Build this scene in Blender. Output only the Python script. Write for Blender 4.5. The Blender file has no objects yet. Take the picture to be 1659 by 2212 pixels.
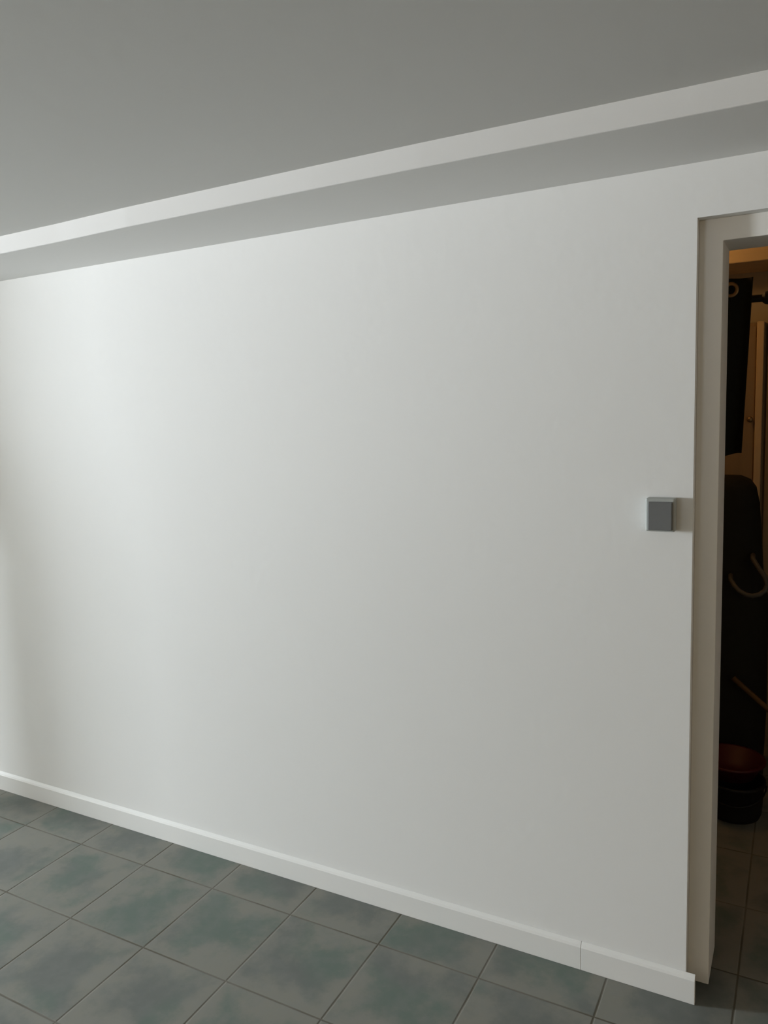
import bpy, bmesh, math, random
from mathutils import Vector, Matrix
random.seed(4)
S = bpy.context.scene
COL = S.collection
S.view_settings.view_transform = 'Standard'
S.view_settings.look = 'None'
S.view_settings.exposure = 0.0
S.view_settings.gamma = 1.0
S.view_settings.use_curve_mapping = False

# ------------------------------------------------------------ camera
cam = bpy.data.cameras.new('camera')
cam.sensor_fit = 'VERTICAL'
cam.sensor_height = 36.0
cam.lens = 1673.0 / 2212.0 * 36.0
cam.clip_start = 0.02
camera = bpy.data.objects.new('camera', cam)
COL.objects.link(camera)
camera.matrix_world = Matrix(((0.88007557, -0.03115312, 0.47381059, 0.0),
                              (0.47307177, 0.14340625, -0.86927426, 0.0),
                              (-0.0408668, 0.98917346, 0.140946, 1.55),
                              (0, 0, 0, 1)))
S.camera = camera

# ------------------------------------------------------------ light
world = bpy.data.worlds.new('world')
S.world = world
world.use_nodes = True
bg = world.node_tree.nodes['Background']
bg.inputs[0].default_value = (0.72, 0.80, 0.86, 1)
bg.inputs[1].default_value = 0.6


def area(name, loc, target, sx, sy, power, col, spread=180):
    l = bpy.data.lights.new(name, 'AREA')
    l.shape = 'RECTANGLE'
    l.size, l.size_y = sx, sy
    l.energy = power
    l.color = col
    l.spread = math.radians(spread)
    o = bpy.data.objects.new(name, l)
    COL.objects.link(o)
    o.location = loc
    o.rotation_euler = (Vector(target) - Vector(loc)).to_track_quat('-Z', 'Y').to_euler()
    return o


# daylight through the narrow window at the far end of the room
area('window_daylight', (-8.02, -0.45, 1.55), (0, -0.45, 1.55), 0.50, 0.74, 528, (0.86, 0.935, 1.0))
# added fill behind the camera, aimed up to lift the upper left wall
area('rear_fill', (-2.6, -3.02, 1.35), (-2.05, 1.9, 3.2), 1.6, 0.9, 9.5, (0.95, 0.97, 1.0), 60)
# the room's warm ceiling lamp, behind and right of the camera
cl = bpy.data.lights.new('ceiling_lamp', 'POINT')
cl.energy = 12.0
cl.color = (1.0, 0.76, 0.48)
cl.shadow_soft_size = 0.12
co = bpy.data.objects.new('ceiling_lamp', cl)
COL.objects.link(co)
co.location = (1.7, -1.2, 1.80)
# bare warm bulb of the storage room
pl = bpy.data.lights.new('storage_bulb', 'POINT')
pl.energy = 3.2
pl.color = (1.0, 0.56, 0.20)
pl.shadow_soft_size = 0.04
po = bpy.data.objects.new('storage_bulb', pl)
COL.objects.link(po)
po.location = (-0.62, 2.98, 2.10)


# ------------------------------------------------------------ materials
def mat(name, col, rough=0.6, metal=0.0, var=0.0, scale=8.0, bump=0.0, bscale=60.0, spec=0.5, stretch=None):
    m = bpy.data.materials.new(name)
    m.use_nodes = True
    nt = m.node_tree
    b = nt.nodes['Principled BSDF']
    b.inputs['Roughness'].default_value = rough
    b.inputs['Metallic'].default_value = metal
    b.inputs['Specular IOR Level'].default_value = spec
    tc = nt.nodes.new('ShaderNodeTexCoord')
    mp = nt.nodes.new('ShaderNodeMapping')
    nt.links.new(tc.outputs['Object'], mp.inputs[0])
    if stretch:
        mp.inputs['Scale'].default_value = stretch
    n = nt.nodes.new('ShaderNodeTexNoise')
    n.inputs['Scale'].default_value = scale
    n.inputs['Detail'].default_value = 4
    nt.links.new(mp.outputs[0], n.inputs['Vector'])
    r = nt.nodes.new('ShaderNodeMix')
    r.data_type = 'RGBA'
    lo = [c * (1 - var) for c in col]
    hi = [min(1, c * (1 + var)) for c in col]
    r.inputs[6].default_value = (*lo, 1)
    r.inputs[7].default_value = (*hi, 1)
    nt.links.new(n.outputs['Fac'], r.inputs[0])
    nt.links.new(r.outputs[2], b.inputs['Base Color'])
    if bump:
        n2 = nt.nodes.new('ShaderNodeTexNoise')
        n2.inputs['Scale'].default_value = bscale
        n2.inputs['Detail'].default_value = 3
        nt.links.new(mp.outputs[0], n2.inputs['Vector'])
        bp = nt.nodes.new('ShaderNodeBump')
        bp.inputs['Strength'].default_value = bump
        bp.inputs['Distance'].default_value = 0.002
        nt.links.new(n2.outputs['Fac'], bp.inputs['Height'])
        nt.links.new(bp.outputs[0], b.inputs['Normal'])
    return m


def tile_mat():
    m = bpy.data.materials.new('slate_tile')
    m.use_nodes = True
    nt = m.node_tree
    N, L = nt.nodes, nt.links
    b = N['Principled BSDF']

    def val(x, sock):
        if isinstance(x, (int, float)):
            sock.default_value = x
        else:
            L.new(x, sock)

    def M(op, a, c=0.0, cl=False):
        n = N.new('ShaderNodeMath')
        n.operation = op
        n.use_clamp = cl
        val(a, n.inputs[0])
        val(c, n.inputs[1])
        return n.outputs[0]

    def noise(vec, sc, det, rough=0.55):
        n = N.new('ShaderNodeTexNoise')
        n.inputs['Scale'].default_value = sc
        n.inputs['Detail'].default_value = det
        n.inputs['Roughness'].default_value = rough
        L.new(vec, n.inputs['Vector'])
        return n.outputs['Fac']

    def mixc(f, a, c):
        n = N.new('ShaderNodeMix')
        n.data_type = 'RGBA'
        val(f, n.inputs[0])
        for i, v in ((6, a), (7, c)):
            if isinstance(v, tuple):
                n.inputs[i].default_value = (*v, 1)
            else:
                L.new(v, n.inputs[i])
        return n.outputs[2]

    def ramp(x, a, c):
        n = N.new('ShaderNodeMapRange')
        n.interpolation_type = 'SMOOTHSTEP'
        L.new(x, n.inputs[0])
        n.inputs[1].default_value = a
        n.inputs[2].default_value = c
        return n.outputs[0]

    tc = N.new('ShaderNodeTexCoord')
    sp = N.new('ShaderNodeSeparateXYZ')
    L.new(tc.outputs['Object'], sp.inputs[0])
    P = 0.3085
    PY = 0.305
    u = M('DIVIDE', M('ADD', sp.outputs[0], 0.418 + 40 * P), P)
    v = M('DIVIDE', M('ADD', sp.outputs[1], -1.453 + 40 * PY), PY)
    fu, fv = M('FRACT', u), M('FRACT', v)
    iu, iv = M('FLOOR', u), M('FLOOR', v)
    du = M('SUBTRACT', 0.5, M('ABSOLUTE', M('SUBTRACT', fu, 0.5)))
    dv = M('SUBTRACT', 0.5, M('ABSOLUTE', M('SUBTRACT', fv, 0.5)))
    d = M('MINIMUM', du, dv)
    # per-tile random
    cb = N.new('ShaderNodeCombineXYZ')
    L.new(iu, cb.inputs[0])
    L.new(iv, cb.inputs[1])
    wn = N.new('ShaderNodeTexWhiteNoise')
    wn.noise_dimensions = '2D'
    L.new(cb.outputs[0], wn.inputs['Vector'])
    # offset noise by tile so every tile has its own clouding
    vm = N.new('ShaderNodeVectorMath')
    vm.operation = 'SCALE'
    L.new(wn.outputs['Color'], vm.inputs[0])
    vm.inputs['Scale'].default_value = 9.0
    va = N.new('ShaderNodeVectorMath')
    L.new(tc.outputs['Object'], va.inputs[0])
    L.new(vm.outputs[0], va.inputs[1])
    nz = noise(va.outputs[0], 6.0, 6, 0.62)
    nz2 = noise(va.outputs[0], 22.0, 4)
    nz3 = noise(va.outputs[0], 3.2, 1)
    fac = ramp(M('ADD', d, M('MULTIPLY', M('SUBTRACT', nz, 0.5), 1.5)), -0.02, 0.36)
    green = mixc(ramp(nz3, 0.38, 0.56), TILE_GREEN, TILE_GREY)
    col = mixc(fac, TILE_EDGE, green)
    col = mixc(M('MULTIPLY', ramp(nz2, 0.35, 0.7), 0.35), col, TILE_LIGHT)
    g = ramp(d, 0.0045, 0.011)
    gn = ramp(noise(tc.outputs['Object'], 4.0, 2), 0.35, 0.6)
    grout = mixc(gn, (0.095, 0.085, 0.060), (0.155, 0.145, 0.120))
    col = mixc(g, grout, col)
    L.new(col, b.inputs['Base Color'])
    r = N.new('ShaderNodeMapRange')
    L.new(nz2, r.inputs[0])
    r.inputs[3].default_value = 0.55
    r.inputs[4].default_value = 0.75
    L.new(r.outputs[0], b.inputs['Roughness'])
    b.inputs['Specular IOR Level'].default_value = 0.35
    bp = N.new('ShaderNodeBump')
    bp.inputs['Distance'].default_value = 0.0015
    bp.inputs['Strength'].default_value = 0.6
    L.new(M('ADD', ramp(d, 0.0, 0.016), M('MULTIPLY', nz2, 0.35)), bp.inputs['Height'])
    L.new(bp.outputs[0], b.inputs['Normal'])
    return m


TILE_GREEN = (0.125, 0.160, 0.135)
TILE_GREY = (0.140, 0.152, 0.138)
TILE_EDGE = (0.215, 0.212, 0.182)
TILE_LIGHT = (0.21, 0.215, 0.20)

M_WALL = mat('white_emulsion', (0.80, 0.80, 0.785), 0.75, var=0.012, scale=1.6, bump=0.25, bscale=45, spec=0.3)
M_BEIGE = mat('beige_wall', (0.34, 0.24, 0.13), 0.8, var=0.03, scale=2, bump=0.2, bscale=40, spec=0.3)
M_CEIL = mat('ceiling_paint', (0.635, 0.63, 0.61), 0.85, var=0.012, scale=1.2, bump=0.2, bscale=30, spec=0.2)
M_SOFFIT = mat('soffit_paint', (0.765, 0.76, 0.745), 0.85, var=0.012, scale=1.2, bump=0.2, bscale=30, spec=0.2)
M_GLOSS = mat('white_gloss_paint', (0.80, 0.80, 0.78), 0.45, var=0.015, scale=6)
M_FRAME = mat('frame_paint', (0.79, 0.775, 0.74), 0.5, var=0.03, scale=5, bump=0.2, bscale=20)
M_TILE = tile_mat()
M_SWB = mat('switch_housing', (0.40, 0.42, 0.40), 0.5)
M_SWR = mat('switch_rocker_grey', (0.145, 0.150, 0.150), 0.55)
M_TAN = mat('storage_plaster', (0.50, 0.42, 0.30), 0.85, var=0.10, scale=5, bump=0.3)
M_BEAM = mat('pine_beam', (0.66, 0.50, 0.30), 0.6, var=0.12, scale=5, stretch=(0.6, 8, 8))
M_WOOD = mat('brown_door_wood', (0.28, 0.19, 0.10), 0.6, var=0.25, scale=5, stretch=(9, 9, 0.8))
M_PALEW = mat('pale_post_wood', (0.62, 0.45, 0.26), 0.5, var=0.15, scale=5, stretch=(9, 9, 0.8))
M_CURT = mat('black_curtain_cloth', (0.010, 0.011, 0.008), 0.9, var=0.3, scale=90, spec=0.2)
M_BLACK = mat('black_metal', (0.008, 0.008, 0.008), 0.5, spec=0.3)
M_BRASS = mat('brass_eyelet', (0.26, 0.18, 0.10), 0.45, metal=0.9)
M_BAG = mat('dark_bag_cloth', (0.011, 0.011, 0.008), 0.8, var=0.2, scale=60, bump=0.3, bscale=150, spec=0.3)
M_STRAP = mat('grey_strap', (0.075, 0.07, 0.06), 0.6, var=0.1)
M_STICK = mat('stick_wood', (0.09, 0.055, 0.022), 0.6, var=0.2, scale=12)
M_RED = mat('dark_red_plastic', (0.060, 0.0008, 0.004), 0.5)
M_BUCK = mat('black_plastic', (0.010, 0.010, 0.010), 0.55, spec=0.3)


# ------------------------------------------------------------ mesh helpers
def obj(name, bm, m, parent=None, smooth=False, bevel=0.0, seg=2):
    me = bpy.data.meshes.new(name)
    bmesh.ops.recalc_face_normals(bm, faces=bm.faces)
    bm.to_mesh(me)
    bm.free()
    me.materials.append(m)
    o = bpy.data.objects.new(name, me)
    COL.objects.link(o)
    if parent:
        o.parent = parent
    if smooth:
        for p in me.polygons:
            p.use_smooth = True
    if bevel:
        b = o.modifiers.new('bevel', 'BEVEL')
        b.width = bevel
        b.segments = seg
        b.limit_method = 'ANGLE'
        b.angle_limit = math.radians(40)
    return o


def box(bm, x0, x1, y0, y1, z0, z1):
    vs = [bm.verts.new(c) for c in ((x0, y0, z0), (x1, y0, z0), (x1, y1, z0), (x0, y1, z0),
                                    (x0, y0, z1), (x1, y0, z1), (x1, y1, z1), (x0, y1, z1))]
    for f in ((0, 3, 2, 1), (4, 5, 6, 7), (0, 1, 5, 4), (1, 2, 6, 5), (2, 3, 7, 6), (3, 0, 4, 7)):
        bm.faces.new([vs[i] for i in f])


def boxes(*bs):
    bm = bmesh.new()
    for b in bs:
        box(bm, *b)
    return bm


def extrude_profile(bm, pts, x0, x1, nx=1):
    """profile pts (y, z) closed, run along X"""
    rings = []
    for i in range(nx + 1):
        x = x0 + (x1 - x0) * i / nx
        rings.append([bm.verts.new((x, y, z)) for y, z in pts])
    n = len(pts)
    for a, b in zip(rings, rings[1:]):
        for i in range(n):
            bm.faces.new((a[i], a[(i + 1) % n], b[(i + 1) % n], b[i]))
    bm.faces.new(rings[0])
    bm.faces.new(rings[-1][::-1])


def tube(bm, pts, r, n=12):
    pts = [Vector(p) for p in pts]
    rings = []
    up = Vector((0, 1, 0))
    for i, p in enumerate(pts):
        t = (pts[min(i + 1, len(pts) - 1)] - pts[max(i - 1, 0)]).normalized()
        a = t.cross(up)
        if a.length < 0.1:
            a = t.cross(Vector((0, 0, 1)))
        a.normalize()
        b = t.cross(a)
        rr = r[i] if isinstance(r, (list, tuple)) else r
        rings.append([bm.verts.new(p + (a * math.cos(k * 2 * math.pi / n) + b * math.sin(k * 2 * math.pi / n)) * rr) for k in range(n)])
    for A, B in zip(rings, rings[1:]):
        for k in range(n):
            bm.faces.new((A[k], A[(k + 1) % n], B[(k + 1) % n], B[k]))
    bm.faces.new(rings[0])
    bm.faces.new(rings[-1][::-1])


def lathe(bm, prof, cx, cy, n=32, sx=1.0, sy=1.0):
    rings = []
    for r, z in prof:
        rings.append([bm.verts.new((cx + r * sx * math.cos(k * 2 * math.pi / n), cy + r * sy * math.sin(k * 2 * math.pi / n), z)) for k in range(n)])
    for A, B in zip(rings, rings[1:]):
        for k in range(n):
            bm.faces.new((A[k], A[(k + 1) % n], B[(k + 1) % n], B[k]))
    bm.faces.new(rings[0])
    bm.faces.new(rings[-1][::-1])


def struct(o):
    o['kind'] = 'structure'
    return o


def empty(name, loc):
    o = bpy.data.objects.new(name, None)
    COL.objects.link(o)
    o.location = loc
    return o


def tag(o, label, cat, group=None):
    o['label'] = label
    o['category'] = cat
    if group:
        o['group'] = group
    return o


def child(name, bm, m, root, **k):
    """bmesh given in world coordinates, stored relative to its thing"""
    bmesh.ops.translate(bm, vec=-root.matrix_basis.translation, verts=bm.verts)
    return obj(name, bm, m, root, **k)


# ------------------------------------------------------------ room shell
WY = 1.916          # face of the long white wall
WB = 2.106          # its back face
XL, XR, YF = -8.0, 2.4, -3.0
ZC, ZS = 2.092, 2.042
DX0, DX1, DZ = -0.2224, 0.69, 1.925

struct(obj('floor', boxes((XL - .3, XR + .3, YF - .3, 3.75, -0.1, 0.0)), M_TILE))
struct(obj('wall_back', boxes((XL - .2, DX0, WY, WB, 0, 2.3), (DX1, XR + .2, WY, WB, 0, 2.3), (DX0, DX1, WY, WB, DZ, 2.3)),
           M_WALL))
# left wall with the narrow window opening
struct(obj('wall_left', boxes((XL - .2, XL, YF - .2, -0.74, 0, 2.3), (XL - .2, XL, -0.16, WY, 0, 2.3),
                              (XL - .2, XL, -0.74, -0.16, 0, 1.15), (XL - .2, XL, -0.74, -0.16, 1.96, 2.3)), M_WALL))
struct(obj('window_1', boxes((XL - .12, XL - .06, -0.74, -0.70, 1.15, 1.96), (XL - .12, XL - .06, -0.20, -0.16, 1.15, 1.96),
                             (XL - .12, XL - .06, -0.70, -0.20, 1.15, 1.18), (XL - .12, XL - .06, -0.70, -0.20, 1.93, 1.96)), M_GLOSS))
struct(obj('wall_front', boxes((XL, -3.45, YF - .2, YF, 0, 2.3), (-1.75, XR, YF - .2, YF, 0, 2.3),
                               (-3.45, -1.75, YF - .2, YF, 0, .88), (-3.45, -1.75, YF - .2, YF, 1.84, 2.3)), M_BEIGE))
struct(obj('window_2', boxes((-3.45, -3.41, YF - .10, YF - .05, .88, 1.84), (-1.79, -1.75, YF - .10, YF - .05, .88, 1.84),
                             (-3.41, -1.79, YF - .10, YF - .05, .88, .92), (-3.41, -1.79, YF - .10, YF - .05, 1.80, 1.84),
                             ), M_GLOSS))
struct(obj('wall_right', boxes((XR, XR + .2, YF - .2, WY, 0, 2.3)), M_BEIGE))
# unseen blocker added left of the view, shaped to band the wall with shade
bm = boxes((-4.62, -4.5, 1.030, 1.128, 0, 1.30))
extrude_profile(bm, [(WY, 1.30), (1.030, 1.30), (1.065, 1.55), (1.060, ZS), (WY, ZS)], -4.62, -4.5)
struct(obj('shade_blocker', bm, M_WALL, bevel=0.01))
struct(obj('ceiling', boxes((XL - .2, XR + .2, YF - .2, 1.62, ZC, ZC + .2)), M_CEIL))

# dropped strip of ceiling along the wall, its edge gently bowed
bm = bmesh.new()
edge = [(-8.2, 1.60), (-2.16, 1.606), (-1.9, 1.602), (-1.62, 1.590), (-1.3, 1.586), (-1.02, 1.583), (-0.74, 1.583),
        (-0.4, 1.588), (-0.25, 1.590), (-0.07, 1.592), (2.6, 1.59)]
rings = []
for x, y in edge:
    rings.append([bm.verts.new((x, y, ZS)), bm.verts.new((x, WY + .02, ZS)), bm.verts.new((x, WY + .02, 2.3)), bm.verts.new((x, y, 2.3))])
for A, B in zip(rings, rings[1:]):
    for k in range(4):
        bm.faces.new((A[k], A[(k + 1) % 4], B[(k + 1) % 4], B[k]))
bm.faces.new(rings[0])
bm.faces.new(rings[-1][::-1])
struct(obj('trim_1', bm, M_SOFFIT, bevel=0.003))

# skirting board in two lengths, its top edge chamfered
prof = [(WY, 0.0), (1.904, 0.0), (1.904, 0.066), (1.907, 0.072), (1.9135, 0.0785), (WY, 0.0790)]
bm = bmesh.new()
extrude_profile(bm, prof, -7.98, -0.4878)
extrude_profile(bm, prof, -0.4872, -0.1990)
struct(obj('baseboard_back', bm, M_GLOSS, bevel=0.001, seg=1))

# door frame set back in the opening
FY = 1.950
bm = bmesh.new()
out = [(DX0, 0.034), (-0.1715, 0.034), (-0.1715, 1.8755), (DX1 - .048, 1.8755), (DX1 - .048, 0.034), (DX1, 0.034), (DX1, DZ), (DX0, DZ)]
fa = [bm.verts.new((x, FY, z)) for x, z in out]
fb = [bm.verts.new((x, WB, z)) for x, z in out]
bm.faces.new(fa)
bm.faces.new(fb[::-1])
for k in range(8):
    bm.faces.new((fa[k], fb[k], fb[(k + 1) % 8], fa[(k + 1) % 8]))
struct(obj('door_1', bm, M_FRAME, bevel=0.0015))

# ------------------------------------------------------------ storage room beyond the doorway
SX0, SX1, SY1, SZ = -1.1, 1.0, 3.62, 2.22
struct(obj('wall_storage_left', boxes((SX0 - .1, SX0, WB, SY1 + .1, 0, 2.3)), M_TAN))
struct(obj('wall_storage_right', boxes((SX1, SX1 + .1, WB, SY1 + .1, 0, 2.3)), M_TAN))
struct(obj('wall_storage_back', boxes((SX0, SX1, SY1, SY1 + .1, 0, 2.3)), M_TAN))
struct(obj('ceiling_storage', boxes((SX0 - .1, SX1 + .1, WB, SY1 + .1, SZ, SZ + .1)), M_TAN))
struct(obj('trim_2', boxes((SX0, SX1, 3.30, SY1, 2.012, SZ)), M_BEAM, bevel=0.004))

# ------------------------------------------------------------ light switch
sw = empty('light_switch', (-0.2905, WY, 1.258))
tag(sw, 'small square grey light switch mounted on the white wall beside the doorway', 'light switch')
child('switch_box', boxes((-0.3240, -0.2580, WY - .029, WY, 1.2200, 1.2990)), M_SWB, sw, bevel=0.004, seg=3)
child('rocker', boxes((-0.3180, -0.2630, WY - .036, WY - .0285, 1.2240, 1.2915)), M_SWR, sw, bevel=0.0025, seg=3)

# ------------------------------------------------------------ curtain on its rod
rod = empty('curtain_rod', (0.0, 2.76, 1.822))
tag(rod, 'black metal rod running sideways inside the doorway, carrying the black curtain', 'curtain rod')
bm = bmesh.new()
tube(bm, [(SX0, 2.76, 1.822), (0.0, 2.76, 1.822)], 0.0115, 16)
child('inner_tube', bm, M_BLACK, rod, smooth=False)
bm = bmesh.new()
tube(bm, [(-0.127, 2.76, 1.822), (-0.119, 2.76, 1.822), (-0.112, 2.76, 1.822), (SX1, 2.76, 1.822)], [0.0125, 0.019, 0.021, 0.021], 18)
child('outer_tube', bm, M_BLACK, rod)

cur = empty('curtain', (-0.36, 2.76, 1.33))
tag(cur, 'short black curtain with a brass eyelet hanging on the rod in the doorway', 'curtain')
bm = bmesh.new()
NX, NZ = 90, 24
grid = []
for j in range(NZ + 1):
    t = j / NZ
    row = []
    for i in range(NX + 1):
        s = i / NX
        xr = -0.152 - 0.020 * t
        x = -0.56 + (xr + 0.56) * s
        amp = 0.020 + 0.012 * t
        y = 2.716 + 0.8 * amp * math.sin(s * math.pi * 9.0 + 0.6 * t) + 0.004 * math.sin(s * 31 + 3 * t)
        z = 1.884 - t * (0.548 + 0.006 * math.sin(s * 17))
        row.append((x, y, z))
    grid.append(row)
fr = [[bm.verts.new(p) for p in row] for row in grid]
bk = [[bm.verts.new((p[0], p[1] + 0.004, p[2])) for p in row] for row in grid]
for j in range(NZ):
    for i in range(NX):
        bm.faces.new((fr[j][i], fr[j + 1][i], fr[j + 1][i + 1], fr[j][i + 1]))
        bm.faces.new((bk[j][i], bk[j][i + 1], bk[j + 1][i + 1], bk[j + 1][i]))
for j in range(NZ):
    for i in (0, NX):
        bm.faces.new((fr[j][i], bk[j][i], bk[j + 1][i], fr[j + 1][i]))
for i in range(NX):
    for j in (0, NZ):
        bm.faces.new((fr[j][i], fr[j][i + 1], bk[j][i + 1], bk[j][i]))
child('cloth', bm, M_CURT, cur, smooth=True)
for k, ex in enumerate((-0.2125, -0.31, -0.41, -0.51)):
    bm = bmesh.new()
    R, r = 0.018, 0.0056
    yy = 2.690
    ring = []
    for a in range(28):
        A = a * 2 * math.pi / 28
        ring.append([bm.verts.new((ex + (R + r * math.cos(B)) * math.cos(A), yy + 0.45 * r * math.sin(B), 1.848 + (R + r * math.cos(B)) * math.sin(A)))
                     for B in [q * 2 * math.pi / 10 for q in range(10)]])
    for a in range(28):
        for q in range(10):
            bm.faces.new((ring[a][q], ring[(a + 1) % 28][q], ring[(a + 1) % 28][(q + 1) % 10], ring[a][(q + 1) % 10]))
    e = child('eyelet', bm, M_BRASS, cur, smooth=True)
    bm = bmesh.new()
    tube(bm, [(ex, 2.742 + 0.042 * math.cos(a * math.pi / 12), 1.834 + 0.034 * math.sin(a * math.pi / 12)) for a in range(25)], 0.0018, 8)
    child('hanging_ring', bm, M_BLACK, cur, smooth=True)
    if k == 0:
        e['label'] = 'brass ring eyelet'

# ------------------------------------------------------------ wooden cupboard against the back wall
cup = empty('cupboard', (0.20, 3.5, 0.0))
tag(cup, 'tall brown wooden cupboard with a pale upright, at the back of the storage room', 'cupboard')
child('carcass', boxes((-0.42, 0.70, 3.46, SY1 - .003, 0.0, 1.80)), M_WOOD, cup, bevel=0.004)
child('door_panel', boxes((-0.400, -0.1750, 3.440, 3.4598, 0.06, 1.785)), M_WOOD, cup, bevel=0.004)
child('door_panel', boxes((-0.135, 0.66, 3.440, 3.4598, 0.06, 1.785)), M_WOOD, cup, bevel=0.004)
child('upright', boxes((-0.1735, -0.1475, 3.425, 3.4598, 0.02, 1.80)), M_PALEW, cup, bevel=0.003)
bm = bmesh.new()
tube(bm, [(-0.190, 3.4398, 1.42), (-0.190, 3.43, 1.42), (-0.190, 3.42, 1.42), (-0.190, 3.415, 1.42)], [0.006, 0.006, 0.012, 0.008], 14)
child('knob', bm, M_BRASS, cup, smooth=True)

# ------------------------------------------------------------ dark upright bag
bag = empty('upright_bag', (-0.26, 3.2, 0.0))
tag(bag, 'tall dark grey fabric bag standing upright in the doorway shadow below the curtain', 'bag')
bm = bmesh.new()
prof = []
NB = 30
rows = [(0.00, 0.150, 0.0), (0.02, 0.165, 0.0), (0.30, 0.172, 0.0), (0.60, 0.170, 0.002), (0.74, 0.164, 0.002),
        (0.85, 0.148, -0.002), (1.00, 0.142, -0.004), (1.12, 0.136, -0.004), (1.17, 0.128, -0.006), (1.20, 0.112, -0.012), (1.215, 0.085, -0.02)]
rings = []
for z, hw, off in rows:
    ring = []
    for k in range(NB):
        a = k * 2 * math.pi / NB
        ca, sa = math.cos(a), math.sin(a)
        px = math.copysign(abs(ca) ** 0.6, ca) * hw
        py = math.copysign(abs(sa) ** 0.6, sa) * hw * 0.62
        w = 0.004 * math.sin(5 * a + z * 9)
        ring.append(bm.verts.new((-0.268 + off + px + w, 3.22 + py + w, z)))
    rings.append(ring)
for A, B in zip(rings, rings[1:]):
    for k in range(NB):
        bm.faces.new((A[k], A[(k + 1) % NB], B[(k + 1) % NB], B[k]))
bm.faces.new(rings[0])
bm.faces.new(rings[-1][::-1])
child('body', bm, M_BAG, bag, smooth=True)
bm = bmesh.new()
cpts = [(-0.150, 3.085, 0.925), (-0.128, 3.06, 0.895), (-0.106, 3.04, 0.868), (-0.098, 3.03, 0.845), (-0.104, 3.025, 0.824),
        (-0.122, 3.02, 0.808), (-0.145, 3.02, 0.801), (-0.168, 3.025, 0.803), (-0.190, 3.035, 0.813), (-0.208, 3.05, 0.828), (-0.222, 3.08, 0.842), (-0.226, 3.12, 0.85)]
tube(bm, [(-0.152, 3.13, 0.93)] + cpts, 0.0085, 12)
st = child('strap', bm, M_STRAP, bag, smooth=True)
st['label'] = 'pale grey curved strap'

# ------------------------------------------------------------ stick, bucket and red basin
bm = bmesh.new()
tube(bm, [(-0.205, 3.06, 0.470), (0.40, 2.90, 0.012)], 0.010, 12)
tag(obj('wooden_stick', bm, M_STICK, smooth=True), 'thin brown wooden stick leaning down to the right from the dark bag', 'stick')

buc = empty('bucket', (-0.180, 2.93, 0.0))
tag(buc, 'black round plastic bucket on the storage room floor under the red basin', 'bucket')
bm = bmesh.new()
lathe(bm, [(0.070, 0.0), (0.088, 0.004), (0.094, 0.02), (0.100, 0.128), (0.106, 0.130), (0.106, 0.140), (0.097, 0.140), (0.090, 0.02), (0.01, 0.018)], -0.185, 2.93, 36)
child('shell', bm, M_BUCK, buc, smooth=True)
bm = bmesh.new()
tube(bm, [(-0.185 + 0.107 * math.cos(a), 2.93 - 0.107 * math.sin(a) * 0.97, 0.125 - 0.050 * math.sin(a)) for a in [math.pi * k / 16 for k in range(17)]], 0.003, 8)
child('handle', bm, M_BLACK, buc, smooth=True)

bm = bmesh.new()
lathe(bm, [(0.060, 0.1405), (0.080, 0.144), (0.108, 0.196), (0.116, 0.199), (0.116, 0.206), (0.104, 0.206), (0.076, 0.152), (0.01, 0.150)], -0.198, 2.95, 36)
tag(obj('basin', bm, M_RED, smooth=True), 'dark red plastic basin resting on top of the black bucket', 'basin')
